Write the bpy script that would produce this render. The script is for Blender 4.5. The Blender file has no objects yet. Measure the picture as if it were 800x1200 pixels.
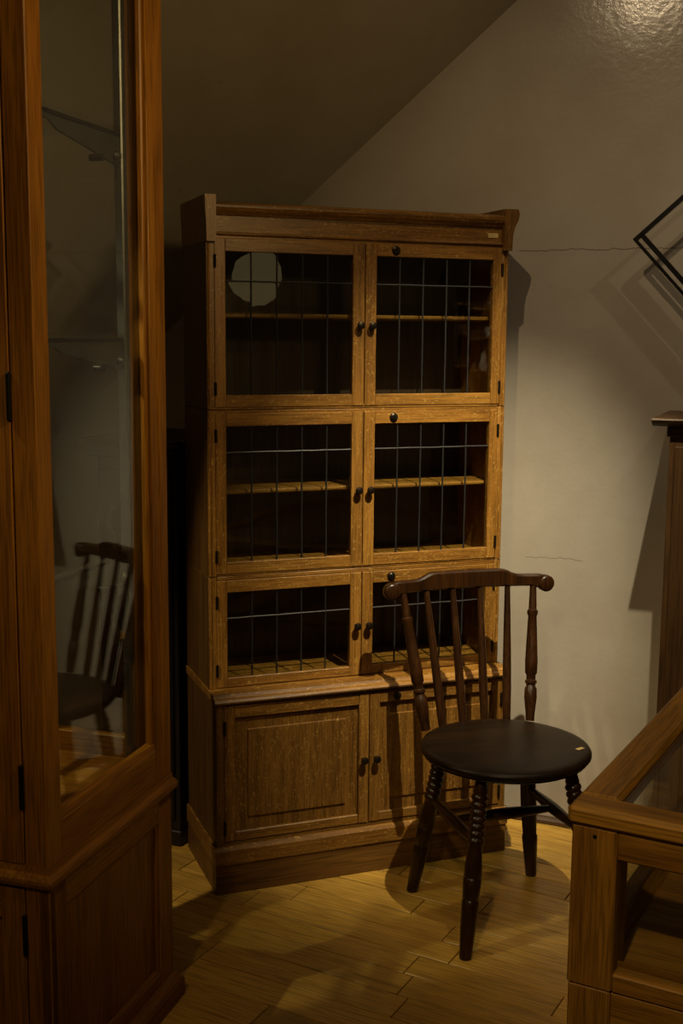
import bpy, bmesh, math, random
from mathutils import Vector, Matrix

random.seed(7)
S = bpy.context.scene
COL = S.collection
V = Vector

# ------------------------------------------------------------------ camera
CAM_H, PITCH, ROLL, FPX = 1.5515, 0.14615, 0.00848, 1398.0
fw = V((0, math.cos(PITCH), -math.sin(PITCH)))
up = V((0, math.sin(PITCH), math.cos(PITCH)))
rt = V((1, 0, 0))
r2 = math.cos(ROLL) * rt + math.sin(ROLL) * up
u2 = -math.sin(ROLL) * rt + math.cos(ROLL) * up
cd = bpy.data.cameras.new('camera')
cam = bpy.data.objects.new('camera', cd)
COL.objects.link(cam)
M = Matrix((r2, u2, -fw)).transposed().to_4x4()
M.translation = V((0, 0, CAM_H))
cam.matrix_world = M
cd.sensor_fit = 'VERTICAL'
cd.sensor_height = 36.0
cd.sensor_width = 24.0
cd.lens = FPX / 1200.0 * 36.0
cd.clip_start = 0.05
S.camera = cam

# ------------------------------------------------------------------ light
w = bpy.data.worlds.new('room_ambient')
S.world = w
w.use_nodes = True
w.node_tree.nodes['Background'].inputs['Color'].default_value = (1.0, 0.60, 0.24, 1)
w.node_tree.nodes['Background'].inputs['Strength'].default_value = 0.026
S.view_settings.view_transform = 'Standard'
S.view_settings.look = 'None'
S.view_settings.exposure = 0.0
S.view_settings.gamma = 1.0
S.view_settings.use_curve_mapping = False


def spot(name, loc, target, watts, color, size, blend, radius):
    d = bpy.data.lights.new(name, 'SPOT')
    d.energy = watts
    d.color = color
    d.spot_size = math.radians(size)
    d.spot_blend = blend
    d.shadow_soft_size = radius
    o = bpy.data.objects.new(name, d)
    COL.objects.link(o)
    o.location = loc
    o.rotation_euler = (V(target) - V(loc)).to_track_quat('-Z', 'Y').to_euler()
    return o


# heads of the ceiling track above the camera side of the room, placed from
# the shadows of the chair, the cornice and the hanging frame
spot('track_spot_middle', (0.66, 2.08, 3.0), (0.34, 3.41, 0.97), 420, (1.0, 0.86, 0.58), 34, 1.0, 0.012)
spot('track_spot_chair', (0.66, 2.08, 3.0), (0.62, 3.30, 0.45), 34, (1.0, 0.87, 0.64), 36, 1.0, 0.012)
spot('track_spot_wall', (0.82, 2.45, 3.0), (1.00, 3.52, 1.40), 11, (1.0, 0.82, 0.56), 58, 1.0, 0.010)
spot('track_spot_near_ridge', (0.08, 2.30, 3.0), (1.00, 3.55, 1.40), 31, (1.0, 0.74, 0.44), 84, 1.0, 0.012)
spot('track_spot_far', (1.55, 2.15, 3.0), (0.82, 3.45, 1.05), 14, (1.0, 0.85, 0.62), 56, 1.0, 0.012)
# a head beyond the tall glazed case, shining through its panes onto floor, chair and wall
spot('track_spot_behind_case', (-1.28, 2.13, 2.42), (0.20, 3.08, 0.0), 80, (1.0, 0.82, 0.50), 40, 0.5, 0.015)
# added warm fill, no known fittings: tall case, roof slope, tall case front
spot('fill_spot_case', (1.3, 0.9, 2.85), (-0.50, 2.3, 1.65), 92, (1.0, 0.70, 0.28), 46, 1.0, 0.05)
spot('fill_spot_slope', (0.95, 1.2, 2.3), (-0.45, 3.0, 2.45), 30, (1.0, 0.67, 0.26), 70, 1.0, 0.10)
spot('fill_spot_front', (-0.75, 0.25, 2.7), (-0.68, 2.15, 0.85), 30, (1.0, 0.72, 0.34), 34, 1.0, 0.05)
# added spot that brightens the pottery rack for its reflection
spot('fill_spot_rack', (2.55, 1.75, 2.6), (3.33, 0.80, 1.58), 95, (1.0, 0.86, 0.64), 22, 0.6, 0.03)
spot('fill_spot_low_case', (-0.35, 0.1, 2.8), (0.75, 2.3, 0.72), 125, (1.0, 0.72, 0.34), 33, 1.0, 0.05)  # added warm fill for the low case, no known fitting


# ------------------------------------------------------------------ helpers
class MB:
    """collects primitives into one mesh; every primitive may take its own material"""
    def __init__(self):
        self.bm = bmesh.new()
        self.mats = []

    def mi(self, m):
        if m not in self.mats:
            self.mats.append(m)
        return self.mats.index(m)

    def _merge(self, tb, m, smooth=False):
        i = self.mi(m)
        vm = {}
        for v in tb.verts:
            vm[v] = self.bm.verts.new(v.co)
        for f in tb.faces:
            try:
                nf = self.bm.faces.new([vm[v] for v in f.verts])
                nf.material_index = i
                nf.smooth = smooth
            except ValueError:
                pass
        tb.free()

    def box(self, x0, x1, y0, y1, z0, z1, m, bev=0.0015):
        tb = bmesh.new()
        bmesh.ops.create_cube(tb, size=1.0)
        sx, sy, sz = x1 - x0, y1 - y0, z1 - z0
        for v in tb.verts:
            v.co = V((x0 + (v.co.x + .5) * sx, y0 + (v.co.y + .5) * sy, z0 + (v.co.z + .5) * sz))
        if bev > 0:
            b = min(bev, 0.35 * min(abs(sx), abs(sy), abs(sz)))
            bmesh.ops.bevel(tb, geom=list(tb.edges), offset=b, segments=1, profile=.5, affect='EDGES')
        self._merge(tb, m)
        return self

    def prism(self, pts, axis, a0, a1, m, smooth=False):
        """closed profile extruded along an axis. axis X: pts=(y,z); Y: pts=(x,z); Z: pts=(x,y)"""
        tb = bmesh.new()
        def p(c, a):
            if axis == 'X':
                return V((a, c[0], c[1]))
            if axis == 'Y':
                return V((c[0], a, c[1]))
            return V((c[0], c[1], a))
        A = [tb.verts.new(p(c, a0)) for c in pts]
        B = [tb.verts.new(p(c, a1)) for c in pts]
        n = len(pts)
        for i in range(n):
            tb.faces.new((A[i], A[(i + 1) % n], B[(i + 1) % n], B[i]))
        tb.faces.new(A)
        tb.faces.new(B[::-1])
        bmesh.ops.recalc_face_normals(tb, faces=list(tb.faces))
        self._merge(tb, m, smooth)
        return self

    def lathe(self, prof, p0, p1, m, seg=16, squash=1.0):
        """prof: (distance fraction along p0->p1, radius)"""
        p0, p1 = V(p0), V(p1)
        ax = p1 - p0
        d = ax.normalized()
        a = V((1, 0, 0)) if abs(d.x) < .9 else V((0, 1, 0))
        e1 = d.cross(a).normalized()
        e2 = d.cross(e1)
        tb = bmesh.new()
        rings = []
        for t, r in prof:
            c = p0 + ax * t
            rings.append([tb.verts.new(c + (e1 * math.cos(k * 2 * math.pi / seg) + e2 * squash * math.sin(k * 2 * math.pi / seg)) * r) for k in range(seg)])
        for A, B in zip(rings, rings[1:]):
            for k in range(seg):
                tb.faces.new((A[k], A[(k + 1) % seg], B[(k + 1) % seg], B[k]))
        tb.faces.new(rings[0][::-1])
        tb.faces.new(rings[-1])
        bmesh.ops.recalc_face_normals(tb, faces=list(tb.faces))
        self._merge(tb, m, True)
        return self

    def grid(self, rows, m, smooth=True, closed=True):
        """rows of rings (each ring a closed loop of points), capped at both ends"""
        tb = bmesh.new()
        R = [[tb.verts.new(V(p)) for p in r] for r in rows]
        n = len(R[0])
        for A, B in zip(R, R[1:]):
            for k in range(n if closed else n - 1):
                tb.faces.new((A[k], A[(k + 1) % n], B[(k + 1) % n], B[k]))
        if closed:
            tb.faces.new(R[0][::-1])
            tb.faces.new(R[-1])
        bmesh.ops.recalc_face_normals(tb, faces=list(tb.faces))
        self._merge(tb, m, smooth)
        return self

    def build(self, name, parent=None):
        me = bpy.data.meshes.new(name)
        self.bm.to_mesh(me)
        self.bm.free()
        for m in self.mats:
            me.materials.append(m)
        o = bpy.data.objects.new(name, me)
        COL.objects.link(o)
        if parent is not None:
            o.parent = parent
        if any(p.use_smooth for p in me.polygons):
            try:
                me.set_sharp_from_angle(angle=math.radians(40))
            except Exception:
                pass
        return o


def thing(name, label, cat, loc, yaw=0.0, group=None):
    o = bpy.data.objects.new(name, None)
    COL.objects.link(o)
    o.empty_display_size = .1
    o.location = loc
    o.rotation_euler = (0, 0, yaw)
    o['label'] = label
    o['category'] = cat
    if group:
        o['group'] = group
    return o


def structure(o):
    o['kind'] = 'structure'
    return o


# ------------------------------------------------------------------ materials
def newmat(name):
    m = bpy.data.materials.new(name)
    m.use_nodes = True
    nt = m.node_tree
    b = nt.nodes['Principled BSDF']
    return m, nt, b


def ramp(nt, stops):
    r = nt.nodes.new('ShaderNodeValToRGB')
    e = r.color_ramp.elements
    while len(e) < len(stops):
        e.new(.5)
    for i, (p, c) in enumerate(stops):
        e[i].position = p
        e[i].color = (*c, 1)
    return r


def coords(nt, scale, rnd=True):
    tc = nt.nodes.new('ShaderNodeTexCoord')
    mp = nt.nodes.new('ShaderNodeMapping')
    mp.inputs['Scale'].default_value = scale
    nt.links.new(tc.outputs['Object'], mp.inputs['Vector'])
    if rnd:
        oi = nt.nodes.new('ShaderNodeObjectInfo')
        mm = nt.nodes.new('ShaderNodeMath')
        mm.operation = 'MULTIPLY'
        mm.inputs[1].default_value = 37.0
        nt.links.new(oi.outputs['Random'], mm.inputs[0])
        cx = nt.nodes.new('ShaderNodeCombineXYZ')
        for k in range(3):
            nt.links.new(mm.outputs[0], cx.inputs[k])
        nt.links.new(cx.outputs[0], mp.inputs['Location'])
    return mp


def noise(nt, mp, scale, detail=4, rough=.6, dist=0.0):
    n = nt.nodes.new('ShaderNodeTexNoise')
    n.inputs['Scale'].default_value = scale
    n.inputs['Detail'].default_value = detail
    n.inputs['Roughness'].default_value = rough
    n.inputs['Distortion'].default_value = dist
    nt.links.new(mp.outputs['Vector'], n.inputs['Vector'])
    return n


def mixc(nt, fac, a, b, mode='MIX'):
    x = nt.nodes.new('ShaderNodeMix')
    x.data_type = 'RGBA'
    x.blend_type = mode
    if isinstance(fac, (int, float)):
        x.inputs[0].default_value = fac
    else:
        nt.links.new(fac, x.inputs[0])
    for i, c in ((6, a), (7, b)):
        if isinstance(c, tuple):
            x.inputs[i].default_value = (*c, 1)
        else:
            nt.links.new(c, x.inputs[i])
    return x.outputs[2]


def wood(name, axis, dark, mid, light, rough=.42, fleck=None, bump=.12, grain=1.0, vary=.25, spec=.5):
    m, nt, b = newmat(name)
    k = {'X': (1.6, 26, 26), 'Y': (26, 1.6, 26), 'Z': (26, 26, 1.6)}[axis]
    mp = coords(nt, tuple(v * grain for v in k))
    n1 = noise(nt, mp, 1.0, 5, .62, .6)
    r1 = ramp(nt, [(.28, dark), (.5, mid), (.74, light)])
    nt.links.new(n1.outputs['Fac'], r1.inputs['Fac'])
    col = r1.outputs['Color']
    # fine pores
    k2 = {'X': (9, 240, 240), 'Y': (240, 9, 240), 'Z': (240, 240, 9)}[axis]
    mp2 = coords(nt, k2)
    n2 = noise(nt, mp2, 1.0, 2, .5)
    r2_ = ramp(nt, [(.36, (.45, .45, .45)), (.55, (1, 1, 1))])
    nt.links.new(n2.outputs['Fac'], r2_.inputs['Fac'])
    col = mixc(nt, .75, col, r2_.outputs['Color'], 'MULTIPLY')
    if fleck:
        # medullary ray flecks of quarter-sawn oak: short wavy bands across the grain
        k3 = {'X': (60, 60, 170), 'Y': (60, 42, 95), 'Z': (170, 60, 60)}[axis]
        mp3 = coords(nt, k3)
        n3 = noise(nt, mp3, 1.0, 2, .5, 1.8)
        r3 = ramp(nt, [(.59, (0, 0, 0)), (.67, (1, 1, 1))])
        nt.links.new(n3.outputs['Fac'], r3.inputs['Fac'])
        col = mixc(nt, r3.outputs['Color'], col, mixc(nt, .8, col, fleck))
    # every board a little lighter or darker
    oi = nt.nodes.new('ShaderNodeObjectInfo')
    mr = nt.nodes.new('ShaderNodeMapRange')
    mr.inputs[3].default_value = 1 - vary
    mr.inputs[4].default_value = 1 + vary * .6
    nt.links.new(oi.outputs['Random'], mr.inputs[0])
    hs = nt.nodes.new('ShaderNodeHueSaturation')
    nt.links.new(mr.outputs[0], hs.inputs['Value'])
    nt.links.new(col, hs.inputs['Color'])
    nt.links.new(hs.outputs['Color'], b.inputs['Base Color'])
    b.inputs['Roughness'].default_value = rough
    b.inputs['Specular IOR Level'].default_value = spec
    bp = nt.nodes.new('ShaderNodeBump')
    bp.inputs['Strength'].default_value = bump
    bp.inputs['Distance'].default_value = .002
    nt.links.new(n2.outputs['Fac'], bp.inputs['Height'])
    nt.links.new(bp.outputs['Normal'], b.inputs['Normal'])
    return m


def plain(name, color, rough=.4, metal=0.0, var=.15, scale=40, spec=.5):
    m, nt, b = newmat(name)
    mp = coords(nt, (scale, scale, scale))
    n = noise(nt, mp, 1.0, 4, .6)
    r = ramp(nt, [(.3, tuple(c * (1 - var) for c in color)), (.7, tuple(min(1, c * (1 + var)) for c in color))])
    nt.links.new(n.outputs['Fac'], r.inputs['Fac'])
    nt.links.new(r.outputs['Color'], b.inputs['Base Color'])
    b.inputs['Roughness'].default_value = rough
    b.inputs['Metallic'].default_value = metal
    b.inputs['Specular IOR Level'].default_value = spec
    return m


def glass(name, tint=(.93, .95, .93), f0=.045, rough=.0, wav=.0):
    """thin sheet glass: clear, with a Schlick reflection on each face"""
    m = bpy.data.materials.new(name)
    m.use_nodes = True
    nt = m.node_tree
    nt.nodes.clear()
    out = nt.nodes.new('ShaderNodeOutputMaterial')
    tr = nt.nodes.new('ShaderNodeBsdfTransparent')
    tr.inputs['Color'].default_value = (*tint, 1)
    gl = nt.nodes.new('ShaderNodeBsdfGlossy')
    gl.inputs['Color'].default_value = (1, 1, 1, 1)
    gl.inputs['Roughness'].default_value = rough
    geo = nt.nodes.new('ShaderNodeNewGeometry')
    dt = nt.nodes.new('ShaderNodeVectorMath')
    dt.operation = 'DOT_PRODUCT'
    nt.links.new(geo.outputs['Normal'], dt.inputs[0])
    nt.links.new(geo.outputs['Incoming'], dt.inputs[1])
    def mth(op, a, b_=None):
        x = nt.nodes.new('ShaderNodeMath')
        x.operation = op
        for i, q in ((0, a), (1, b_)):
            if q is None:
                continue
            if isinstance(q, (int, float)):
                x.inputs[i].default_value = q
            else:
                nt.links.new(q, x.inputs[i])
        return x.outputs[0]
    c = mth('ABSOLUTE', dt.outputs['Value'])
    p5 = mth('POWER', mth('SUBTRACT', 1.0, c), 5.0)
    fac = mth('ADD', f0, mth('MULTIPLY', p5, 1 - f0))
    if wav > 0:
        mp = coords(nt, (14, 14, 14))
        n = noise(nt, mp, 1.0, 2, .5)
        bp = nt.nodes.new('ShaderNodeBump')
        bp.inputs['Strength'].default_value = wav
        bp.inputs['Distance'].default_value = .002
        nt.links.new(n.outputs['Fac'], bp.inputs['Height'])
        nt.links.new(bp.outputs['Normal'], gl.inputs['Normal'])
    mx = nt.nodes.new('ShaderNodeMixShader')
    nt.links.new(fac, mx.inputs[0])
    nt.links.new(tr.outputs[0], mx.inputs[1])
    nt.links.new(gl.outputs[0], mx.inputs[2])
    nt.links.new(mx.outputs[0], out.inputs['Surface'])
    return m


def plaster(name, color, cracks=()):
    m, nt, b = newmat(name)
    mp = coords(nt, (1, 1, 1), False)
    n1 = noise(nt, mp, 2.2, 5, .6)
    r1 = ramp(nt, [(.3, (color[0] * .86, color[1] * .82, color[2] * .78)), (.7, tuple(min(1, c * 1.08) for c in color))])
    nt.links.new(n1.outputs['Fac'], r1.inputs['Fac'])
    col = r1.outputs['Color']
    # scattered specks of dirt
    n2 = noise(nt, mp, 38, 3, .5)
    r2_ = ramp(nt, [(.74, (1, 1, 1)), (.80, (.55, .5, .42))])
    nt.links.new(n2.outputs['Fac'], r2_.inputs['Fac'])
    col = mixc(nt, .6, col, r2_.outputs['Color'], 'MULTIPLY')
    if cracks:
        sp = nt.nodes.new('ShaderNodeSeparateXYZ')
        tc = nt.nodes.new('ShaderNodeTexCoord')
        nt.links.new(tc.outputs['Object'], sp.inputs[0])
        for (z0, x0, x1, amp, wd) in cracks:
            n3 = noise(nt, coords(nt, (11, 0, 0), False), 1.0, 8, .72)
            def mth(op, a, b_):
                x = nt.nodes.new('ShaderNodeMath')
                x.operation = op
                for i, q in ((0, a), (1, b_)):
                    if isinstance(q, (int, float)):
                        x.inputs[i].default_value = q
                    else:
                        nt.links.new(q, x.inputs[i])
                return x.outputs[0]
            off = mth('MULTIPLY', mth('SUBTRACT', n3.outputs['Fac'], .5), amp)
            dz = mth('ABSOLUTE', mth('SUBTRACT', mth('SUBTRACT', sp.outputs['Z'], z0), off), 0)
            on = mth('LESS_THAN', dz, wd)
            on = mth('MULTIPLY', on, mth('GREATER_THAN', sp.outputs['X'], x0))
            on = mth('MULTIPLY', on, mth('LESS_THAN', sp.outputs['X'], x1))
            on = mth('MULTIPLY', on, .8)
            col = mixc(nt, on, col, (.10, .085, .06))
    nt.links.new(col, b.inputs['Base Color'])
    b.inputs['Roughness'].default_value = .19
    b.inputs['Specular IOR Level'].default_value = .5
    n4 = noise(nt, mp, 55, 4, .6)
    n5 = noise(nt, mp, 7, 3, .5)
    ad = nt.nodes.new('ShaderNodeMath')
    ad.operation = 'MULTIPLY_ADD'
    ad.inputs[1].default_value = 2.5
    nt.links.new(n5.outputs['Fac'], ad.inputs[0])
    nt.links.new(n4.outputs['Fac'], ad.inputs[2])
    bp = nt.nodes.new('ShaderNodeBump')
    bp.inputs['Strength'].default_value = .16
    bp.inputs['Distance'].default_value = .004
    nt.links.new(ad.outputs[0], bp.inputs['Height'])
    nt.links.new(bp.outputs['Normal'], b.inputs['Normal'])
    return m


OAK = dict(dark=(.165, .066, .009), mid=(.28, .124, .018), light=(.39, .186, .030))
oakX = wood('quartered_oak_along_x', 'X', **OAK, fleck=(.46, .27, .060), rough=.40)
oakZ = wood('quartered_oak_along_z', 'Z', **OAK, fleck=(.46, .27, .060), rough=.40)
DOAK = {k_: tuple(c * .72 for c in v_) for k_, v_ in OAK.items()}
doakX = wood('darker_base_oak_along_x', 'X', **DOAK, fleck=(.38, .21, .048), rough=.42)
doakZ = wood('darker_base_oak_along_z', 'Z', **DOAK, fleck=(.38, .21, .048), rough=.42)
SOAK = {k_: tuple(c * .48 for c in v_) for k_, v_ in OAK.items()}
shade_oakZ = wood('shaded_side_oak', 'Z', **SOAK, rough=.5)  # shade of the bookcase's left sides put into the colour as darker oak
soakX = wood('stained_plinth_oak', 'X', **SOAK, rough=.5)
oakY = wood('quartered_oak_along_y', 'Y', **OAK, rough=.45)
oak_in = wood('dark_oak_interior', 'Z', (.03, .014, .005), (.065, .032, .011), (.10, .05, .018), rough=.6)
redP = dict(dark=(.19, .066, .004), mid=(.28, .110, .008), light=(.36, .155, .014))
redX = wood('red_polished_wood_along_x', 'X', **redP, rough=.45, grain=.6, vary=.06, spec=.3)
redY = wood('red_polished_wood_along_y', 'Y', **redP, rough=.45, grain=.6, vary=.06, spec=.3)
redZ = wood('red_polished_wood_along_z', 'Z', **redP, rough=.45, grain=.6, vary=.06, spec=.3)
pineP = dict(dark=(.17, .070, .007), mid=(.29, .135, .014), light=(.39, .195, .026))
pineX = wood('honey_pine_along_x', 'X', **pineP, rough=.5, grain=.6, vary=.06, spec=.3)
pineY = wood('honey_pine_along_y', 'Y', **pineP, rough=.5, grain=.6, vary=.06, spec=.3)
pineZ = wood('honey_pine_along_z', 'Z', **pineP, rough=.5, grain=.6, vary=.06, spec=.3)
chairM = wood('dark_varnished_beech', 'Z', (.014, .005, .0015), (.028, .010, .0025), (.046, .017, .004), rough=.30, vary=.1, bump=.05, spec=.35)
seatM = wood('dark_varnished_seat', 'X', (.006, .003, .001), (.013, .006, .002), (.022, .010, .0035), rough=.40, vary=.0, bump=.06, spec=.2)
floorM = wood('maple_floor_board', 'X', (.50, .275, .043), (.58, .33, .056), (.65, .39, .075), rough=.34, vary=.25, bump=.05, grain=.8)
subM = wood('floor_below_boards', 'X', (.05, .03, .010), (.08, .05, .015), (.11, .07, .02), rough=.7)
blackM = wood('ebonised_wood', 'Z', (.006, .004, .003), (.012, .008, .006), (.02, .013, .010), rough=.5)
ebonTop = wood('dark_red_top', 'X', (.018, .007, .005), (.035, .012, .008), (.05, .018, .012), rough=.45)
brP = dict(dark=(.050, .022, .006), mid=(.085, .040, .011), light=(.13, .062, .018))
brX = wood('brown_cupboard_wood_along_x', 'X', **brP, rough=.45, grain=.8, vary=.1)
brZ = wood('brown_cupboard_wood_along_z', 'Z', **brP, rough=.45, grain=.8, vary=.1)
carveM = wood('worn_carving', 'Z', (.03, .024, .018), (.06, .048, .036), (.09, .07, .05), rough=.5)
ironM = plain('black_iron', (.012, .011, .010), .42, .6)
brassM = plain('dark_bronze_fitting', (.035, .025, .015), .35, .8)
leadM = plain('lead_came', (.05, .05, .05), .42, .7)
steelM = plain('grey_bracket_metal', (.085, .085, .085), .35, .7)
tagM = plain('yellowed_paper_tag', (.55, .40, .16), .6)
skirtM = wood('dark_skirting', 'X', (.05, .022, .008), (.08, .038, .013), (.11, .055, .02), rough=.5)
paneM = glass('leaded_pane_glass', (.90, .92, .88), .036, 0.0, .06)
sheetM = glass('display_sheet_glass', (.94, .96, .94), .045, 0.0, .0)
PAINT = (.42, .38, .315)
wallM = plaster('cream_gloss_wall_paint', PAINT, cracks=((1.815, -.03, 1.4, .040, .0014), (.868, .02, .20, .05, .0009)))
ceilM = plaster('cream_ceiling_paint', PAINT)
opal, nt_, b_ = newmat('opal_globe_glass')
b_.inputs['Base Color'].default_value = (.5, .40, .20, 1)
b_.inputs['Emission Color'].default_value = (1.0, .74, .34, 1)
b_.inputs['Emission Strength'].default_value = .55
b_.inputs['Roughness'].default_value = .25

# ------------------------------------------------------------------ the room
WA = V((0.565, 3.721, 0))                       # a point of the back wall's foot
WYAW = math.radians(-22.2)
tv = V((math.cos(WYAW), math.sin(WYAW), 0))     # along the wall, to the right
nv = V((-math.sin(WYAW), math.cos(WYAW), 0))    # into the wall
PEAK_S, PEAK_Z = 0.200, 2.757                    # gable peak, measured along the wall from WA
SL, SR = 0.81, 0.97                             # slopes of the two roof lines on the wall

# gable wall, local x along the wall, local y into it
mb = MB()
xl, xr = -2.3, 2.6
prof = [(xl, 0), (xr, 0), (xr, max(.3, PEAK_Z - SR * (xr - PEAK_S))), (PEAK_S, PEAK_Z), (xl, PEAK_Z - SL * (PEAK_S - xl))]
mb.prism(prof, 'Y', 0, .15, wallM)
wall = structure(mb.build('wall_back'))
wall.location = WA
wall.rotation_euler = (0, 0, WYAW)
mb = MB()
mb.prism([(0, 0), (-.018, 0), (-.018, .012), (-.012, .020), (0, .022)], 'X', -.17, 2.4, skirtM)
bb = structure(mb.build('baseboard_back'))
bb.location = WA
bb.rotation_euler = (0, 0, WYAW)

# the two ceiling slopes that meet the gable
P = WA + tv * PEAK_S
dL = V((-.8, -.6, 0))
dR = V((.65, -.76, 0))


def grad(d, gt):
    # g.t = gt, g.d = 0 in the plane
    det = tv.x * d.y - tv.y * d.x
    return V((gt * d.y / det, -gt * d.x / det, 0))


gL, gR = grad(dL, SL), grad(dR, -SR)
df = gL - gR
rid = V((-df.y, df.x, 0)).normalized()
if rid.y > 0:
    rid = -rid


def zL(p): return PEAK_Z + gL.dot(V((p.x - P.x, p.y - P.y, 0)))
def zR(p): return PEAK_Z + gR.dot(V((p.x - P.x, p.y - P.y, 0)))


def slab(name, pts, m, th=.06):
    tb = MB()
    bm = tb.bm
    A = [bm.verts.new(p) for p in pts]
    B = [bm.verts.new(p + V((0, 0, th))) for p in pts]
    n = len(pts)
    bm.faces.new(A)
    bm.faces.new(B[::-1])
    for i in range(n):
        bm.faces.new((A[i], B[i], B[(i + 1) % n], A[(i + 1) % n]))
    bmesh.ops.recalc_face_normals(bm, faces=list(bm.faces))
    tb.mi(m)
    return structure(tb.build(name))


RL = 2.6
ridge_far = P + rid * RL


def at(p, zf):
    return V((p.x, p.y, zf(p)))


QL = P - tv * ((PEAK_Z - 0.95) / SL)
slab('ceiling', [at(P, zL), at(QL, zL), at(QL + dL * 2.6, zL), at(ridge_far + dL * .6, zL), at(ridge_far, zL)], ceilM)
QR = P + tv * ((PEAK_Z - 1.75) / SR)
slab('ceiling_right', [at(P, zR), at(ridge_far, zR), at(ridge_far + dR * .2, zR), at(QR + dR * .5, zR), at(QR, zR)], ceilM)
# knee wall under the left slope
mb = MB()
L = 2.6
mb.box(0, L, 0, .1, 0, .96, ceilM, 0)
kw = structure(mb.build('wall_left'))
kw.location = QL
kw.rotation_euler = (0, 0, math.atan2(dL.y, dL.x))

# floor: boards laid one by one on a dark bed
FYAW = math.radians(-28.8)
mb = MB()
mb.box(-4.5, 4.5, -4.5, 4.5, -.08, -.012, subM, 0)
floor = structure(mb.build('floor'))
floor.location = (0.2, 2.2, 0)
floor.rotation_euler = (0, 0, FYAW)
FM = Matrix.Translation(V((0.2, 2.2, 0))) @ Matrix.Rotation(FYAW, 4, 'Z')
PW = .0955
lens = [.38, .46, .54, .62, .72]
pm = {}
for Lp in lens:
    b1 = MB()
    b1.box(-Lp / 2 + .0014, Lp / 2 - .0014, -PW / 2 + .0016, PW / 2 - .0016, -.0125, 0, floorM, .0012)
    o = b1.build('floor_board', floor)
    pm[Lp] = o.data
    bpy.data.objects.remove(o)
row = -24
rb = random.Random(5)
for row in range(-15, 19):
    y = row * PW + .031
    x = -2.9 - rb.random() * .6
    while x < 2.4:
        Lp = rb.choice(lens)
        c = V((x + Lp / 2, y, 0))
        wc = FM @ c
        ends = [FM @ V((x, y, 0)), FM @ V((x + Lp, y, 0))]
        keep = all((e - WA).dot(nv) < .10 for e in ends) and 1.7 < wc.y < 4.6 and -2.5 < wc.x < 1.7
        # boards wholly under the left case or outside the view are not laid
        if keep:
            o = bpy.data.objects.new('floor_board', pm[Lp])
            COL.objects.link(o)
            o.parent = floor
            o.location = (c.x, c.y, rb.uniform(-.0006, .0))
        x += Lp


# ------------------------------------------------------------------ bookcase
BYAW = 0.35758
BK = thing('bookcase', 'tall oak sectional bookcase with leaded glass doors standing across the corner', 'bookcase', (-0.3642, 3.2170, 0), BYAW)
W, D, BP = .90, .268, .070


def carcass(z0, z1, name='section_body'):
    m = MB()
    m.box(0, .020, 0, D, z0, z1, shade_oakZ)
    m.box(W - .020, W, 0, D, z0, z1, oakZ)
    m.box(.0008, .0215, -.0012, .004, z0 + .001, z1 - .001, oakZ, 0)
    m.box(.020, W - .020, .002, D - .012, z0, z0 + .013, oakX)
    m.box(.020, W - .020, .002, D - .012, z1 - .012, z1, oakX)
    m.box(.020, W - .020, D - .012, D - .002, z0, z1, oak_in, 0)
    # half-round bead on the front edge of the sides
    for x in (.006, W - .006):
        m.lathe([(0, .0045), (1, .0045)], (x, 0, z0 + .002), (x, 0, z1 - .002), oakZ, 8)
    m.build(name, BK)


def knob(m, x, y, z):
    m.lathe([(0, .005), (.35, .005), (.45, .009), (.7, .0115), (.9, .010), (1, .004)], (x, y, z), (x, y - .024, z), brassM, 14)


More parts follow.
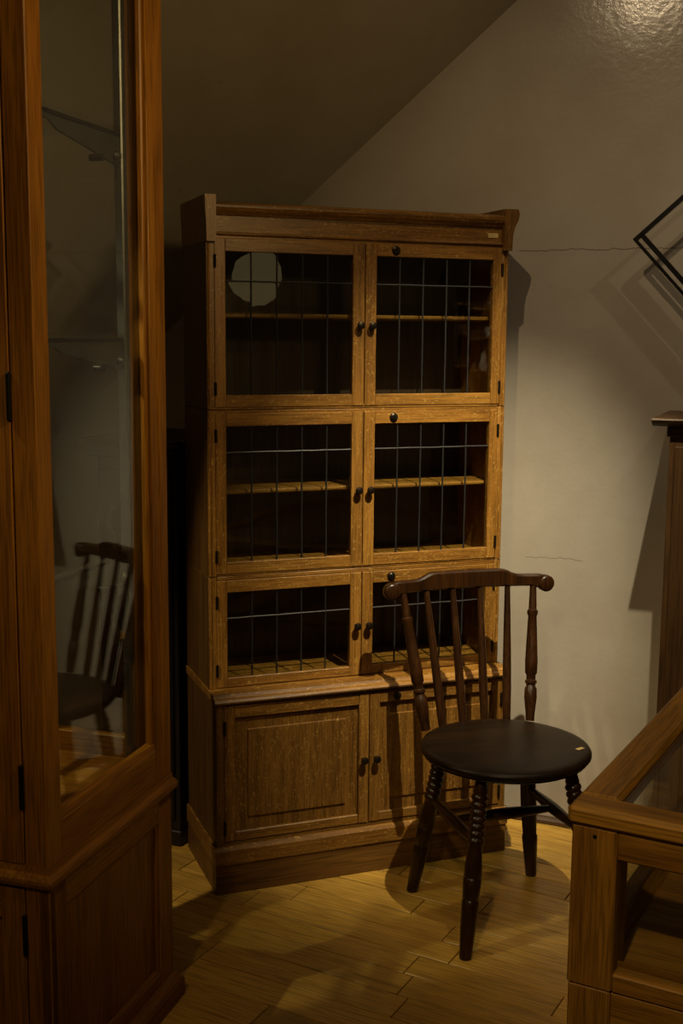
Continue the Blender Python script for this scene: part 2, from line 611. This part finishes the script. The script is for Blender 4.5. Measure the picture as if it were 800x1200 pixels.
def glazed_door(x0, x1, z0, z1, gx0, gx1, gz0, gz1, came_z, right):
    yf, yb = -.001, .020
    m = MB()
    m.box(x0, gx0, yf, yb, z0, z1, oakZ)
    m.box(gx1, x1, yf, yb, z0, z1, oakZ)
    m.box(gx0, gx1, yf + .0006, yb, z0, gz0, oakX)
    m.box(gx0, gx1, yf + .0006, yb, gz1, z1, oakX)
    d = m.build('glazed_door', BK)
    yg = .008
    cols = 5
    cw = (gx1 - gx0) / cols
    # leaded panes
    for i in range(cols):
        for (a, b) in ((gz0, came_z), (came_z, gz1)):
            pm_ = MB()
            pm_.box(-cw / 2, cw / 2, -.001, .001, -(b - a) / 2, (b - a) / 2, paneM, 0)
            p = pm_.build('pane', d)
            p.location = (gx0 + (i + .5) * cw, yg, (a + b) / 2)
            p.rotation_euler = (random.gauss(0, .0035), 0, random.gauss(0, .0035))
    for i in range(1, cols):
        cm = MB()
        x = gx0 + i * cw
        n = 7
        pts = [(x + random.gauss(0, .0003), gz0 + (gz1 - gz0) * k / (n - 1)) for k in range(n)]
        rows = []
        for (px, pz) in pts:
            rows.append([(px + .0026 * math.cos(t * math.pi / 4), yg + .003 * math.sin(t * math.pi / 4), pz) for t in range(8)])
        cm.grid(rows, leadM)
        cm.build('lead_came', d)
    cm = MB()
    n = 11
    rows = []
    for k in range(n):
        px = gx0 + (gx1 - gx0) * k / (n - 1)
        pz = came_z + random.gauss(0, .0003)
        rows.append([(px, yg + .0032 * math.cos(t * math.pi / 4), pz + .0026 * math.sin(t * math.pi / 4)) for t in range(8)])
    cm.grid(rows, leadM)
    cm.build('lead_came', d)
    km = MB()
    kx = (x0 + .0165) if right else (x1 - .0165)
    knob(km, kx, yf, (gz0 + gz1) / 2)
    km.build('knob', d)
    hx = x1 - .001 if right else x0 + .001
    for hz in (z0 + .05, z1 - .06):
        hm = MB()
        hm.lathe([(0, .002), (.04, .0042), (.96, .0042), (1, .002)], (hx, yf - .001, hz - .018), (hx, yf - .001, hz + .018), brassM, 8)
        hm.build('hinge', d)
    if right:
        lm = MB()
        lx, lz = x0 + .090, (gz1 + z1) / 2
        lm.lathe([(0, .013), (.5, .012), (.8, .008), (1, .007)], (lx, yf, lz), (lx, yf - .006, lz), brassM, 16)
        lm.box(lx - .0018, lx + .0018, yf - .0085, yf - .005, lz - .006, lz + .006, ironM, .0005)
        lm.build('lock', d)
    return d


def section(z0, z1, dz0, dz1, gz0, gz1, came, shelf):
    carcass(z0, z1)
    glazed_door(.0225, .4525, dz0, dz1, .053, .418, gz0, gz1, came, False)
    glazed_door(.4550, .8800, dz0, dz1, .488, .852, gz0, gz1, came, True)
    if shelf:
        m = MB()
        m.box(.021, W - .021, .035, D - .014, shelf - .013, shelf, oakX, .004)
        m.build('shelf', BK)


section(1.352, 1.814, 1.3585, 1.807, 1.391, 1.773, 1.696, 1.612)
section(.893, 1.351, .8985, 1.342, .931, 1.307, 1.235, 1.128)
section(.573, .892, .5755, .880, .602, .846, .772, None)

# base
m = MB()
m.box(0, .022, -BP, D, .11, .556, shade_oakZ)
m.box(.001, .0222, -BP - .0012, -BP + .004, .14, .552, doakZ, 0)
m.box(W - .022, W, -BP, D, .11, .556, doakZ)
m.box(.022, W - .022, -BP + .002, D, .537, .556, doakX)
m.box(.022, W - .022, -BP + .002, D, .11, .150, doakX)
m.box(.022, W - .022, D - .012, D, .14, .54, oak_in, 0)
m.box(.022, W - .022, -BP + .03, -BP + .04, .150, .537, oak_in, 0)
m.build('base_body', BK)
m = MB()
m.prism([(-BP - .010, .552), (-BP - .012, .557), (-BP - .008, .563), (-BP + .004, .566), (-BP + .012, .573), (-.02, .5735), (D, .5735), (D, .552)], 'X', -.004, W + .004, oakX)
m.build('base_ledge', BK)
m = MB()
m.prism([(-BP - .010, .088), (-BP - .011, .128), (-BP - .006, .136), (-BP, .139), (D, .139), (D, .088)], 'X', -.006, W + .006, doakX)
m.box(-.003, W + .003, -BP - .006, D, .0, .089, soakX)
m.build('plinth', BK)


def panel_door(x0, x1, right):
    z0, z1 = .1515, .5405
    yf, yb = -BP - .001, -BP + .020
    ox0, ox1, oz0, oz1 = x0 + .031, x1 - .031, .178, .508
    m = MB()
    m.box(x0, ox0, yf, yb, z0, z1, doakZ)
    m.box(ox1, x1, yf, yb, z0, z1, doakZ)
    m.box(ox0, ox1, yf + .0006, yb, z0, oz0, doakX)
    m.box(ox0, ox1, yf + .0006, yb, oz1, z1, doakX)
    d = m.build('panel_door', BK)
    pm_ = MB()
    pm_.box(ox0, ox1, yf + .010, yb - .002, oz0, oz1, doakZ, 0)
    i = .037
    # raised field with bevelled slope
    a = (ox0 + i, ox1 - i, oz0 + i, oz1 - i)
    rows = [[(a[0], yf + .010, a[2]), (a[1], yf + .010, a[2]), (a[1], yf + .010, a[3]), (a[0], yf + .010, a[3])],
            [(a[0] + .002, yf + .0055, a[2] + .002), (a[1] - .002, yf + .0055, a[2] + .002), (a[1] - .002, yf + .0055, a[3] - .002), (a[0] + .002, yf + .0055, a[3] - .002)]]
    pm_.grid(rows, doakZ, False)
    pm_.build('panel', d)
    km = MB()
    knob(km, (x0 + .018) if right else (x1 - .018), yf, .345)
    km.build('knob', d)
    hx = x1 - .001 if right else x0 + .001
    for hz in (z0 + .04, z1 - .06):
        hm = MB()
        hm.lathe([(0, .002), (.04, .0045), (.96, .0045), (1, .002)], (hx, yf - .001, hz - .021), (hx, yf - .001, hz + .021), brassM, 8)
        hm.build('hinge', d)
    if right:
        lm = MB()
        lx, lz = x0 + .085, .524
        lm.lathe([(0, .012), (.6, .011), (1, .007)], (lx, yf, lz), (lx, yf - .005, lz), brassM, 16)
        lm.build('lock', d)


panel_door(.0235, .4525, False)
panel_door(.4550, .8790, True)

# cornice: frieze, crown moulding, bead, end pieces
m = MB()
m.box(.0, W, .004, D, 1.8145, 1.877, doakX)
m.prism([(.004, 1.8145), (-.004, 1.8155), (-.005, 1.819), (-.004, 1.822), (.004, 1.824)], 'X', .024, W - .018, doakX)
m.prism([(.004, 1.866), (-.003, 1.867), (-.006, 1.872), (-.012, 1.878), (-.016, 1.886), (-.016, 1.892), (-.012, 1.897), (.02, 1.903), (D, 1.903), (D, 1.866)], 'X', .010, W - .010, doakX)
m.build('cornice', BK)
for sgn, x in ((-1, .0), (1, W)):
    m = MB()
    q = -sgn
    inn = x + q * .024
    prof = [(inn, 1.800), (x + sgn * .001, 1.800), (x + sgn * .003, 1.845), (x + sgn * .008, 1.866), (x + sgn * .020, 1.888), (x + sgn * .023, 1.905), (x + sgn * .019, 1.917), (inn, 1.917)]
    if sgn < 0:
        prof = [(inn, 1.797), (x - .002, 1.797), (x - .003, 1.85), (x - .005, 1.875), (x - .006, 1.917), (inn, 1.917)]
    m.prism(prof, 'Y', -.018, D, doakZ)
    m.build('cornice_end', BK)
m = MB()
m.box(W - .067, W - .035, .002, .0045, 1.836, 1.849, tagM, 0)
t_ = m.build('number_tag', BK)
t_['label'] = 'small yellowed paper tag'

# ------------------------------------------------------------------ chair
CH = thing('wooden_chair', 'dark varnished round-seated spindle-back chair in front of the bookcase', 'chair', (0.442, 3.057, 0), math.radians(17))
m = MB()
prof = [(0, .150), (.10, .190), (.22, .212), (.30, .218), (.38, .2165), (.45, .222), (.58, .2265), (.72, .2265), (.86, .2225), (.95, .213), (1.0, .196), (.93, .12), (.90, .05), (.895, .001)]
m.lathe(prof, (0, 0, .440), (0, 0, .482), seatM, 56)
m.build('seat', CH)
m = MB()
a_ = math.radians(-28)
m.box(-.012, .012, -.006, .006, 0, .0006, tagM, 0)
tg = m.build('number_tag', CH)
tg['label'] = 'small yellowed paper tag'
tg.location = (.172, -.092, .4822)
tg.rotation_euler = (0, 0, .35)
LT, LB, LZ = .125, .185, .447


def leg_axis(sx, sy, z):
    t = 1 - z / LZ
    return V((sx * (LT + (LB - LT) * t), sy * (.130 + (.194 - .130) * t), z))


ringed = [(0, .013), (.05, .0165), (.08, .0185)]
for k_ in range(7):
    f_ = .09 + k_ * .040
    ringed += [(f_, .0168), (f_ + .010, .0205), (f_ + .020, .0218), (f_ + .030, .0205)]
ringed += [(.375, .0175), (.40, .0185), (.48, .0225), (.545, .0235), (.552, .0215), (.56, .0235), (.60, .0232), (.67, .0215), (.675, .0195), (.685, .0218), (.71, .0222), (.85, .0195), (1, .0155)]
plainp = [(0, .015), (.10, .018), (.30, .022), (.48, .023), (.60, .0215), (.70, .0195), (.71, .022), (.74, .022), (.85, .0195), (1, .0155)]
for sx, sy, pr in ((-1, -1, ringed), (1, -1, ringed), (-1, 1, ringed), (1, 1, plainp)):
    m = MB()
    m.lathe(pr, leg_axis(sx, sy, LZ), leg_axis(sx, sy, 0), chairM, 18)
    m.build('leg', CH)
ZS = .285
st = [(0, .009), (.15, .0115), (.4, .0155), (.5, .0165), (.6, .0155), (.85, .0115), (1, .009)]
for sx in (-1, 1):
    m = MB()
    m.lathe(st, leg_axis(sx, -1, ZS), leg_axis(sx, 1, ZS + .0), chairM, 14)
    m.build('stretcher', CH)
m = MB()
mid = lambda sx: (leg_axis(sx, -1, ZS) + leg_axis(sx, 1, ZS)) / 2
m.lathe(st, mid(-1), mid(1), chairM, 14)
m.build('stretcher', CH)


def crest_y(x):
    return .262 + .030 * (1 - (x / .235) ** 2)


postp = [(0, .0125), (.06, .0135), (.10, .0155), (.17, .0185), (.235, .0175), (.25, .0135), (.265, .0135), (.272, .017), (.29, .017), (.297, .0135), (.33, .0135), (.345, .0175), (.42, .0185), (.60, .0155), (.76, .0125), (.775, .0155), (.80, .0155), (.81, .0118), (1, .0095)]
spp = [(0, .0115), (.25, .0128), (.5, .0118), (.8, .0095), (1, .008)]
for xb, xt, kind in ((-.158, -.200, 0), (.158, .200, 0), (-.098, -.125, 1), (-.033, -.042, 1), (.033, .042, 1), (.098, .125, 1)):
    m = MB()
    yb_ = math.sqrt(max(.0, .232 ** 2 - xb ** 2)) if kind else .178
    if kind:
        yb_ = min(yb_, .205 if abs(xb) > .05 else .213)
    m.lathe(postp if kind == 0 else spp, (xb, yb_, .474), (xt, crest_y(xt), .852), chairM, 14)
    m.build('post' if kind == 0 else 'spindle', CH)
# crest rail, bowed backwards, with scrolled ends
m = MB()
rows = []
N = 28
for i in range(N + 1):
    x = -.238 + .476 * i / N
    ax = abs(x)
    k = max(0, min(1, (.155 - ax) / .05))
    k = k * k * (3 - 2 * k)
    top = .880 + .017 * k
    bot = .842 + (.004 if ax < .19 else .0)
    y = crest_y(x)
    th = .0125
    if ax > .226:
        top -= .008
        bot += .006
    e = .005
    rows.append([(x, y - th, bot + e), (x, y - th, top - e), (x, y - th + e, top), (x, y + th - e, top), (x, y + th, top - e), (x, y + th, bot + e), (x, y + th - e, bot), (x, y - th + e, bot)])
m.grid(rows, chairM, True)
for sx in (-1, 1):
    x = sx * .234
    y = crest_y(x)
    m.lathe([(0, .017), (.08, .022), (.16, .0238), (.84, .0238), (.92, .022), (1, .017)], (x, y - .016, .853), (x, y + .016, .853), chairM, 22)
m.build('crest_rail', CH)

# ------------------------------------------------------------------ tall glazed case on the left
# local x = to the right along the front, y = back, origin = right front corner at the floor
LYAW = 1.27284 - math.pi / 2
LC = thing('display_cabinet', 'tall red-brown glazed display cabinet at the left edge, close to the camera', 'cabinet', (-0.5454, 2.1247, 0), LYAW)
LW, LD, LH = .37, .535, 2.42


def lbox(name, dims, mat, bev=.002, parent=None):
    q = MB()
    q.box(*dims, mat, bev)
    return q.build(name, parent or LC)


# upper glazed stage
ps = .05
for (x0, y0) in ((-ps, 0), (-LW, 0)):
    lbox('corner_post', (x0, x0 + ps, y0, y0 + ps, .54, LH - .05), redZ)
for (x0, y0) in ((-ps, LD - .076), (-LW, LD - .076)):
    q = MB()
    q.box(x0, x0 + ps, y0, LD, .54, LH - .05, redZ)
    xs = 0 if x0 == -ps else -LW
    q.lathe([(0, .004), (1, .004)], (xs, LD - .040, .56), (xs, LD - .040, LH - .06), redZ, 8)
    q.build('corner_post', LC)
# right side bottom rail with sloping glazing bead; top rail
for xs, sg in ((0, 1), (-LW, -1)):
    q = MB()
    q.box(min(xs, xs - sg * .04), max(xs, xs - sg * .04), .05, LD - .076, .555, .632, redY)
    q.prism([(xs - sg * .001, .632), (xs - sg * .006, .646), (xs - sg * .018, .650), (xs - sg * .018, .628)], 'Y', .05, LD - .076, redY)
    q.build('side_rail', LC)
    lbox('side_rail', (min(xs, xs - sg * .04), max(xs, xs - sg * .04), .05, LD - .076, LH - .11, LH - .05), redY)
    # vertical glazing beads
    for yb0 in (.05, LD - .088):
        lbox('glazing_bead', (min(xs - sg * .006, xs - sg * .02), max(xs - sg * .006, xs - sg * .02), yb0, yb0 + .012, .64, LH - .11), redZ, .003)
    sp2 = lbox('pane', (-.002, .002, -.21, .21, -.845, .845), sheetM, 0)
    sp2.location = (xs - sg * .022, .255, 1.472)
    if sg > 0:
        sp2.rotation_euler = (0, .005, .005)
# front door of the glazed stage
q = MB()
q.box(-.107, -.052, -.002, .022, .556, LH - .06, redZ)
q.box(-LW + .052, -LW + .107, -.002, .022, .556, LH - .06, redZ)
q.box(-LW + .107, -.107, -.001, .022, .556, .64, redX)
q.box(-LW + .107, -.107, -.001, .022, LH - .14, LH - .06, redX)
fd_ = q.build('glazed_door', LC)
lbox('pane', (-LW + .103, -.103, .008, .012, .635, LH - .135), sheetM, 0, fd_)
for hz in (1.44, .71):
    q = MB()
    q.lathe([(0, .002), (.03, .005), (.97, .005), (1, .002)], (-.051, -.004, hz - .044), (-.051, -.004, hz + .044), ironM, 10)
    q.build('hinge', fd_)
# back and rails
lbox('back_rail', (-LW + .05, -.05, LD - .04, LD - .005, .555, .64), redX)
lbox('back_rail', (-LW + .05, -.05, LD - .04, LD - .005, LH - .11, LH - .05), redX)
lbox('pane', (-LW + .045, -.045, LD - .024, LD - .020, .63, LH - .10), sheetM, 0)
# stage floor and top
lbox('stage_floor', (-LW + .041, -.041, .025, LD - .042, .575, .592), redX)
q = MB()
q.box(-LW - .03, .03, -.03, LD + .01, LH - .05, LH - .02, redX, .004)
q.box(-LW - .045, .045, -.045, LD + .015, LH - .02, LH, redX, .006)
q.build('cornice', LC)
# waist moulding
def ring_mould(name, z0, prof):
    q = MB()
    # right side, left side, front, mitred simply by overlapping runs
    e = max(p[0] for p in prof)
    rows = []
    for (cx, cy) in ((0, LD), (0, 0), (-LW, 0), (-LW, LD)):
        r = []
        for (o, z) in prof:
            ox = o if cx == 0 else -o
            oy = -o if cy == 0 else (o * .7)
            r.append((cx + ox, cy + oy, z0 + z))
        rows.append(r)
    q.grid(rows, redY, False)
    return q.build(name, LC)


ring_mould('waist_moulding', .512, [(-.02, .0), (.004, .0), (.010, .004), (.013, .012), (.013, .019), (.008, .026), (.003, .030), (.001, .043), (-.02, .043)])
# lower cupboard
q = MB()
q.box(-LW, -.002, .022, LD, .0, .06, redX)
q.box(-LW + .02, -.02, LD - .014, LD, .06, .512, redZ, 0)
q.box(-LW, 0, .022, LD, .49, .513, redX)
q.build('cupboard_body', LC)
for xs, sg in ((0, 1), (-LW, -1)):
    X = lambda a, b: (min(xs - sg * a, xs - sg * b), max(xs - sg * a, xs - sg * b))
    q = MB()
    q.box(*X(0, .022), 0, .06, .06, .512, redZ)
    q.box(*X(0, .022), LD - .066, LD, .06, .512, redZ)
    q.box(*X(0.0004, .022), .06, LD - .066, .455, .512, redY)
    q.box(*X(0.0004, .022), .06, LD - .066, .06, .090, redY)
    q.prism([(xs - sg * .0, .090), (xs - sg * .003, .097), (xs - sg * .012, .100), (xs - sg * .014, .088)], 'Y', .06, LD - .066, redY)
    sp_ = q.build('side_frame', LC)
    lbox('side_panel', (*X(.012, .018), .055, LD - .06, .085, .46), redZ, 0, sp_)
    q = MB()
    q.prism([(xs - sg * .001, .455), (xs - sg * .004, .449), (xs - sg * .012, .446), (xs - sg * .014, .457)], 'Y', .06, LD - .066, redY)
    for (ya, yb_) in ((.060, .068), (LD - .074, LD - .066)):
        q.box(*X(.003, .013), ya, yb_, .09, .455, redZ, .003)
    q.build('panel_bead', sp_)
# front of the cupboard: door with panel
lbox('front_stile', (-.052, 0, -.0, .022, .06, .512), redZ)
lbox('front_stile', (-LW, -LW + .052, -.0, .022, .06, .512), redZ)
q = MB()
q.box(-.105, -.054, -.001, .020, .075, .506, redZ)
q.box(-LW + .054, -LW + .105, -.001, .020, .075, .506, redZ)
q.box(-LW + .105, -.105, 0, .020, .44, .506, redX)
q.box(-LW + .105, -.105, 0, .020, .075, .14, redX)
dd_ = q.build('cupboard_door', LC)
lbox('panel', (-LW + .10, -.10, .008, .016, .135, .445), redZ, 0, dd_)
for hz in (.414, .16):
    q = MB()
    q.lathe([(0, .002), (.03, .005), (.97, .005), (1, .002)], (-.053, -.004, hz - .042), (-.053, -.004, hz + .042), ironM, 10)
    q.build('hinge', dd_)
ring_mould('plinth', .0, [(-.02, .0), (.022, .0), (.022, .040), (.018, .047), (.012, .052), (.002, .062), (-.02, .062)])
# metal uprights with slotted shelf brackets and glass shelves
for xs in (-.065, -LW + .045):
    lbox('shelf_upright', (xs, xs + .020, LD - .100, LD - .078, .592, LH - .08), steelM, .003)
for z in (1.964, 1.5445, 1.0797):
    sh = lbox('shelf', (-LW + .05, -.048, .06, LD - .102, z, z + .010), sheetM, 0)
    for xs in (-.058, -LW + .052):
        q = MB()
        pts = [(.075, z - .001), (.075, z - .012), (.16, z - .018), (.19, z - .032), (.33, z - .052), (LD - .115, z - .066), (LD - .095, z - .066), (LD - .095, z - .001)]
        q.prism(pts, 'X', xs, xs + .006, steelM)
        q.box(xs - .004, xs + .010, .072, LD - .1, z - .008, z - .0005, ironM, .001)
        q.lathe([(0, .010), (.4, .011), (1, .006)], (xs + .006, LD - .118, z - .048), (xs + .018, LD - .118, z - .048), steelM, 12)
        q.lathe([(0, .007), (1, .007)], (xs - .012, LD - .19, z - .062), (xs + .016, LD - .19, z - .062), ironM, 10)
        q.build('shelf_bracket', LC)

# ------------------------------------------------------------------ low glazed case at the lower right
RYAW = math.radians(-29.0)
RC = thing('table_case', 'low honey-coloured wooden glass-topped case in the lower right corner', 'display case', (0.402, 1.981, 0), RYAW)
RW, RD, RT = 1.15, .98, .75


def rbox(name, dims, mat, bev=.003, parent=None):
    q = MB()
    q.box(*dims, mat, bev)
    return q.build(name, parent or RC)


rw = .074
rbox('top_rail', (-.004, RW + .004, -.004, rw - .010, RT - .036, RT), pineX, .008)
rbox('top_rail', (-.004, RW + .004, RD - rw + .010, RD + .004, RT - .036, RT), pineX, .008)
rbox('top_rail', (-.004, rw - .004, rw - .0105, RD - rw + .0105, RT - .036, RT + .0), pineY, .008)
rbox('top_rail', (RW - rw + .004, RW + .004, rw - .0105, RD - rw + .0105, RT - .036, RT), pineY, .008)
rbox('top_pane', (rw - .012, RW - rw + .012, rw - .018, RD - rw + .018, RT - .016, RT - .011), sheetM, 0)
pw = .080
for (x0, y0) in ((.004, .004), (RW - pw - .004, .004), (.004, RD - pw - .004), (RW - pw - .004, RD - pw - .004)):
    rbox('post', (x0, x0 + pw, y0, y0 + pw, .418, RT - .036), pineZ)
    rbox('leg', (x0 + .002, x0 + pw - .002, y0 + .002, y0 + pw - .002, 0, .417), pineZ)
for (y0, y1, yp) in ((.006, .040, .020), (RD - .040, RD - .006, RD - .024)):
    rbox('upper_rail', (pw + .004, RW - pw - .004, y0, y1, RT - .088, RT - .0365), pineX)
    rbox('lower_rail', (pw + .004, RW - pw - .004, y0, y1, .418, .452), pineX)
    rbox('apron', (pw + .002, RW - pw - .002, y0 + .004, y1, .30, .417), pineX)
    rbox('side_pane', (pw, RW - pw, yp, yp + .004, .450, RT - .086), sheetM, 0)
for (x0, x1, xp) in ((.006, .040, .020), (RW - .040, RW - .006, RW - .024)):
    rbox('upper_rail', (x0, x1, pw + .004, RD - pw - .004, RT - .088, RT - .0365), pineY)
    rbox('lower_rail', (x0, x1, pw + .004, RD - pw - .004, .418, .452), pineY)
    rbox('apron', (x0 + .004, x1, pw + .002, RD - pw - .002, .30, .417), pineY)
    rbox('side_pane', (xp, xp + .004, pw, RD - pw, .450, RT - .086), sheetM, 0)
rbox('case_floor', (.041, RW - .041, .041, RD - .041, .424, .438), pineX)
q = MB()
q.prism([(.041, .438), (.041, .462), (.050, .458), (.066, .438)], 'X', pw, RW - pw, pineX)
q.prism([(.041, .438), (.041, .462), (.050, .458), (.066, .438)], 'Y', pw, RD - pw, pineY)
q.build('inner_bead', RC)
for (x0, y0) in ((.028, .003),):
    q = MB()
    q.lathe([(0, .004), (1, .003)], (.045, .0035, RT - .052), (.045, .002, RT - .052), ironM, 8)
    q.build('screw', RC)

# ------------------------------------------------------------------ cupboard against the wall, right edge
KO = .40
kc = V((0.824, 3.184, 0))
KB = thing('wall_cupboard', 'brown wooden cupboard with projecting top against the wall at the right edge', 'cupboard', kc, WYAW)
KW, KT = .85, 1.342


def kbox(name, dims, mat, bev=.002, parent=None):
    q = MB()
    q.box(*dims, mat, bev)
    return q.build(name, parent or KB)


q = MB()
q.prism([(0, KT - .004), (.003, KT), (KO - .004, KT), (KO - .004, KT - .020), (.030, KT - .022), (.010, KT - .014)], 'X', 0.0, KW + .04, brX)
q.build('top', KB)
kbox('body', (.045, KW - .005, .040, KO - .006, .07, KT - .022), brZ)
kbox('plinth', (.038, KW + .002, .032, KO - .006, 0, .0695), brX)
kbox('top_moulding', (.038, KW + .002, .033, KO - .006, KT - .050, KT - .0225), brX)
for x0, x1 in ((.062, .44), (.45, .828)):
    q = MB()
    q.box(x0, x0 + .055, .024, .0395, .10, KT - .075, brZ)
    q.box(x1 - .055, x1, .024, .0395, .10, KT - .075, brZ)
    q.box(x0 + .055, x1 - .055, .025, .0395, .10, .18, brX)
    q.box(x0 + .055, x1 - .055, .025, .0395, KT - .15, KT - .075, brX)
    d_ = q.build('door', KB)
    kbox('panel', (x0 + .05, x1 - .05, .031, .039, .175, KT - .145), brZ, 0, d_)
    q = MB()
    kx = x1 - .025 if x0 < .2 else x0 + .025
    q.lathe([(0, .006), (.4, .006), (.6, .014), (.9, .014), (1, .006)], (kx, .024, .72), (kx, -.002, .72), brassM, 12)
    q.build('knob', d_)

# ------------------------------------------------------------------ dark cabinet behind, between the case and the bookcase
DB = thing('ebonised_cabinet', 'black cabinet with dark red top in the gap left of the bookcase', 'cabinet', (-0.478, 3.455, 0), math.radians(-22.2))
def dbox(name, dims, mat, bev=.002):
    q = MB()
    q.box(*dims, mat, bev)
    return q.build(name, DB)
dbox('body', (-.285, -.012, .012, .42, .05, 1.190), blackM)
dbox('plinth', (-.292, -.008, .006, .42, 0, .0495), blackM, .004)
dbox('neck_moulding', (-.305, -.006, .000, .42, 1.191, 1.222), blackM, .004)
dbox('top', (-.330, -.002, -.012, .425, 1.223, 1.246), ebonTop, .004)
dbox('door', (-.270, -.027, .002, .0115, .09, 1.15), blackM)
# carved uprights on the door front
for x0 in (-.225, -.12):
    m = MB()
    rows = []
    for k in range(25):
        z = .62 + .42 * k / 24
        xx = x0 + .014 * math.sin(k * .8)
        r = .009 + .005 * math.sin(k * 1.6)
        rows.append([(xx + r * math.cos(t * math.pi / 4), -.003 + .007 * math.sin(t * math.pi / 4), z) for t in range(8)])
    m.grid(rows, carveM)
    m.build('carved_upright', DB)

# ------------------------------------------------------------------ hanging frame on the wall
FC = V((0.832, 3.495, 1.829))
FR = thing('hanging_frame', 'black metal square frame hung cornerwise on the wall at the right edge', 'frame', FC, WYAW)
A1, A2 = math.radians(42), math.radians(-47.5)
d1 = V((math.cos(A1), 0, math.sin(A1)))
d2 = V((math.cos(A2), 0, math.sin(A2)))
SS = .50


def bar(p, q_, wd, th=.014):
    d = (q_ - p).normalized()
    nrm = V((-d.z, 0, d.x)) * wd / 2
    y = V((0, th / 2, 0))
    rows = [[p + nrm - y, p - nrm - y, p - nrm + y, p + nrm + y], [q_ + nrm - y, q_ - nrm - y, q_ - nrm + y, q_ + nrm + y]]
    m = MB()
    m.grid(rows, ironM, False)
    return m.build('bar', FR)


O = V((0, 0, 0))
bar(O, d1 * SS, .0125)
bar(O + d1 * .004, d1 * .004 + d2 * SS, .009)
bar(d1 * .026, d1 * .026 + d2 * SS, .0135)
bar(d1 * SS, d1 * SS + d2 * SS, .010)
bar(d1 * (SS - .030), d1 * (SS - .030) + d2 * SS, .015)
bar(d2 * SS, d1 * SS + d2 * SS, .015)
m = MB()
for c in (d1 * .32, d1 * .026 + d2 * .34, d2 * SS + d1 * .25):
    m.lathe([(0, .006), (1, .006)], c, c + V((0, .1085, 0)), ironM, 8)
m.build('wall_peg', FR)
# ------------------------------------------------------------------ globe lamp (seen mirrored in the upper left door)
GC = V((1.86, .48, 1.88))
GL = thing('globe_lamp', 'white globe pendant lamp mirrored in the upper left bookcase door', 'lamp', GC - V((0, 0, .15)), 0)
m = MB()
m.lathe([(.5 - .5 * math.cos(k * math.pi / 20), max(.001, .142 * math.sin(k * math.pi / 20))) for k in range(21)], (0, 0, .008), (0, 0, .292), opal, 32)
m.build('globe', GL)
m = MB()
m.lathe([(0, .05), (.3, .055), (.7, .03), (1, .012)], (0, 0, .284), (0, 0, .34), brassM, 20)
m.build('fitting', GL)
m = MB()
m.lathe([(0, .006), (1, .006)], (0, 0, .34), (0, 0, 1.5), ironM, 10)
m.build('rod', GL)

# ------------------------------------------------------------------ pottery rack (seen mirrored in the upper right door)
PR = thing('pottery_rack', 'small pottery rack mirrored in the upper right bookcase door', 'rack', (3.335, .799, 0), math.radians(47.36))
whiteM = plain('white_glaze', (.72, .66, .52), .3)
for x0 in (-.205, .115):
    m = MB()
    m.box(x0, x0 + .018, -.17, 0, 0, 1.95, brZ)
    m.build('upright', PR)
for z in (.30, .75, 1.10, 1.365, 1.570, 1.752, 1.93):
    m = MB()
    m.box(-.187, .115, -.165, -.002, z - .014, z, pineX)
    m.build('shelf', PR)
m = MB()
m.box(-.205, .133, -.180, -.1705, .0, 1.95, brZ, 0)
m.build('back_board', PR)
RM = Matrix.Translation(V((3.335, .799, 0))) @ Matrix.Rotation(math.radians(47.36), 4, 'Z')


def pot(name, label, cat, x, y, z, prof, h):
    q = MB()
    q.lathe(prof, (0, 0, 0), (0, 0, h), whiteM, 20)
    o = q.build(name)
    o.location = RM @ V((x, y, z + .001))
    o['label'] = label
    o['category'] = cat


pot('cup', 'white straight-sided cup on the middle mirrored shelf, upper right door', 'cup', .026, -.06, 1.570, [(0, .016), (.05, .021), (.9, .025), (1, .025), (.97, .021), (.2, .018), (.15, .001)], .062)
pot('vase', 'white tapering vase on the lower mirrored shelf, upper right door', 'vase', .009, -.06, 1.365, [(0, .020), (.04, .030), (.3, .032), (.7, .018), (.95, .014), (1, .018), (.97, .012), (.5, .012), (.45, .001)], .115)
pot('bowl', 'small white bowl on the top mirrored shelf, upper right door', 'bowl', .058, -.06, 1.752, [(0, .014), (.1, .016), (.6, .032), (1, .036), (.95, .032), (.4, .016), (.35, .001)], .045)
